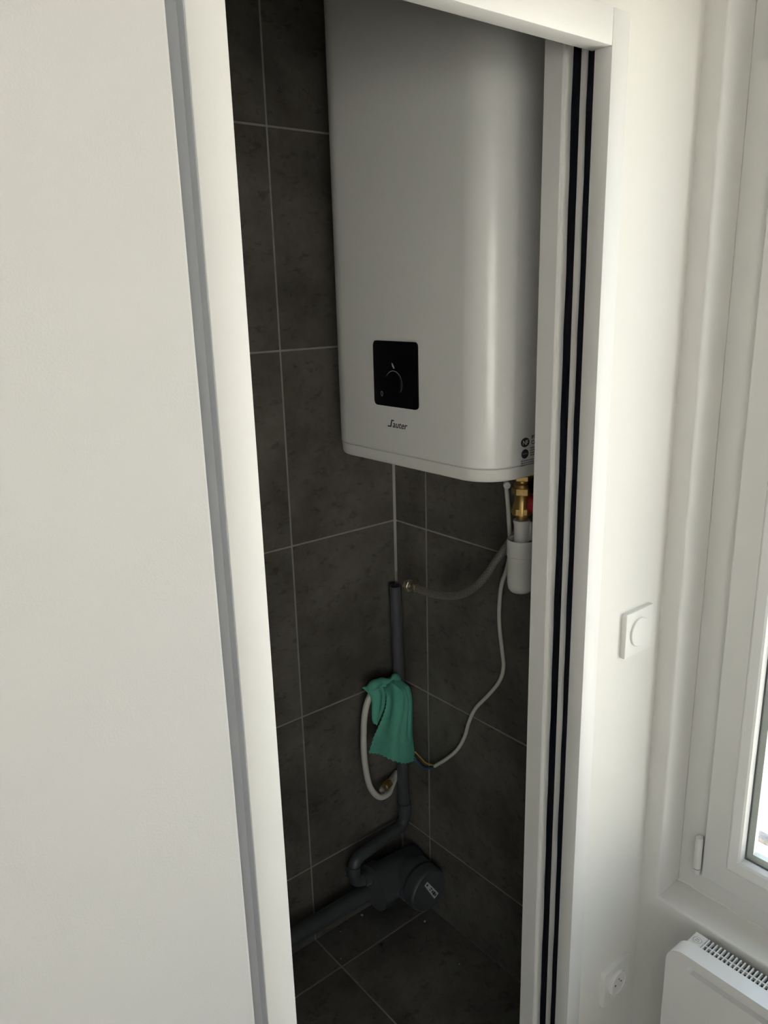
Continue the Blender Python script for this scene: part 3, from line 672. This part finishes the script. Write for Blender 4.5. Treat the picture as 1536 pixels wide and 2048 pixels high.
# ------------------------------------------------------------------ convector
RY0, RY1, RZ0, RZ1, RF = -0.96, -0.111, 0.10, 0.528, 1.1255
cv = thing('convector', (1.16, -0.535, RZ0), 'white electric convector on the wall below the window', 'heater')
def on_rad(a, b, d): return (RF + d, a, b)
bm = bmesh.new(); fa, fb = b_prism(bm, rrect(RY0, RY1, RZ0, RZ1, 0.034, 10), on_rad, 0.0, 0.036)
bmesh.ops.bevel(bm, geom=list(fa.edges), offset=0.0130, segments=5, affect='EDGES', profile=0.5)
fp = finish('front_panel', bm, ENAMEL, cv, smooth=30)
bm = bmesh.new(); b_prism(bm, rrect(RY0+0.045, RY1-0.042, 0.4945, 0.5125, 0.0088, 6), lambda a, b, d: Vector(on_rad(a, b, d)), -0.01, 0.0125)
for v in bm.verts: v.co -= root_loc(cv)
bmesh.ops.recalc_face_normals(bm, faces=bm.faces)
cme = bpy.data.meshes.new('cutter'); bm.to_mesh(cme); bm.free(); cutter = bpy.data.objects.new('cutter', cme); col.objects.link(cutter); cutter.parent = cv
bpy.context.view_layer.update()
cut(fp, [cutter])
bm = bmesh.new(); b_box(bm, (1.1617, RY0+0.02, RZ0+0.02), (1.196, RY1-0.020, 0.5146)); finish('casing', bm, GRILD, cv)  # solid block just under the grille, slot shade put into its colour
bm = bmesh.new(); b_box(bm, (1.1616, RY1-0.0415, RZ0+0.02), (1.197, RY1-0.0175, 0.5222), 0.0008, 1); finish('side_cheek', bm, PLASTW, cv)
bm = bmesh.new(); b_box(bm, (1.1616, RY0+0.0175, RZ0+0.02), (1.197, RY0+0.0415, 0.5222), 0.0008, 1); finish('side_cheek', bm, PLASTW, cv)
bm = bmesh.new()
for x0, x1 in ((1.1612, 1.1635), (1.1770, 1.1800)): b_box(bm, (x0, RY0+0.04, 0.5160), (x1, RY1-0.04, 0.5218))
y = RY1-0.0430
while y > RY0+0.045:
    b_box(bm, (1.1615, y-0.0026, 0.5150), (1.1965, y, 0.5220)); y -= 0.0075
tag(finish('grille', bm, PLASTW, cv), kind='stuff')
def top_(u, v, d): return (1.1790 - v, RY1-0.0295 - u, 0.5222 + d)
bm = bmesh.new(); oo, ii = [], []
for k in range(28):
    t = 2*math.pi*k/28; oo.append(bm.verts.new(top_(0.0082*math.cos(t), 0.0125*math.sin(t)*0.6, 0.0002))); ii.append(bm.verts.new(top_(0.0075*math.cos(t), 0.0115*math.sin(t)*0.6, 0.0002)))
for k in range(28): bm.faces.new((oo[k], oo[(k+1) % 28], ii[(k+1) % 28], ii[k]))
for u0, u1, v0 in ((-0.004, -0.0005, 0.0012), (0.0005, 0.004, 0.0012), (-0.003, 0.003, -0.003)):
    bm.faces.new([bm.verts.new(top_(a, b, 0.0002)) for a, b in ((u0, v0), (u1, v0), (u1, v0+0.0014), (u0, v0+0.0014))])
finish('oval_mark', bm, GREYP, cv)
for y in (RY0+0.2, RY1-0.2): box('wall_bracket', (1.195, y-0.02, 0.22), (XW, y+0.02, 0.42), PLASTW, cv)

# ------------------------------------------------------------------ crumbs on the closet floor
def crumb(x, y, r, m, label):
    bm = bmesh.new(); bmesh.ops.create_icosphere(bm, subdivisions=1, radius=r)
    for v in bm.verts: v.co = Vector((v.co.x*random.uniform(.7, 1.3), v.co.y*random.uniform(.7, 1.3), max(-r*0.4, v.co.z*0.7))) + Vector((x, y, r*0.4))
    o = finish('debris_crumb' if m is CRUMBD else 'plaster_crumb', bm, m, origin=Vector((x, y, 0)))
    return tag(o, label, 'debris', 'crumbs on the closet floor')
random.seed(11)
crumb(1.0810, 0.7720, 0.0038, CRUMB, 'pale plaster crumb at the foot of the grey waste pipe run')
crumb(1.1993, 0.6400, 0.0034, CRUMB, 'pale plaster crumb below the capped pipe end')
crumb(1.0568, 0.6555, 0.0058, CRUMBD, 'dark crumb on the closet floor near the tile joint')
crumb(1.0000, 0.7650, 0.0018, CRUMB, 'tiny pale speck under the left end of the waste pipe')
crumb(0.9467, 0.6900, 0.0016, CRUMB, 'tiny pale speck right at the crossing of the floor tile joints')
crumb(1.1700, 0.4739, 0.0016, CRUMB, 'tiny pale speck on the floor tile between capped tee and door jamb')
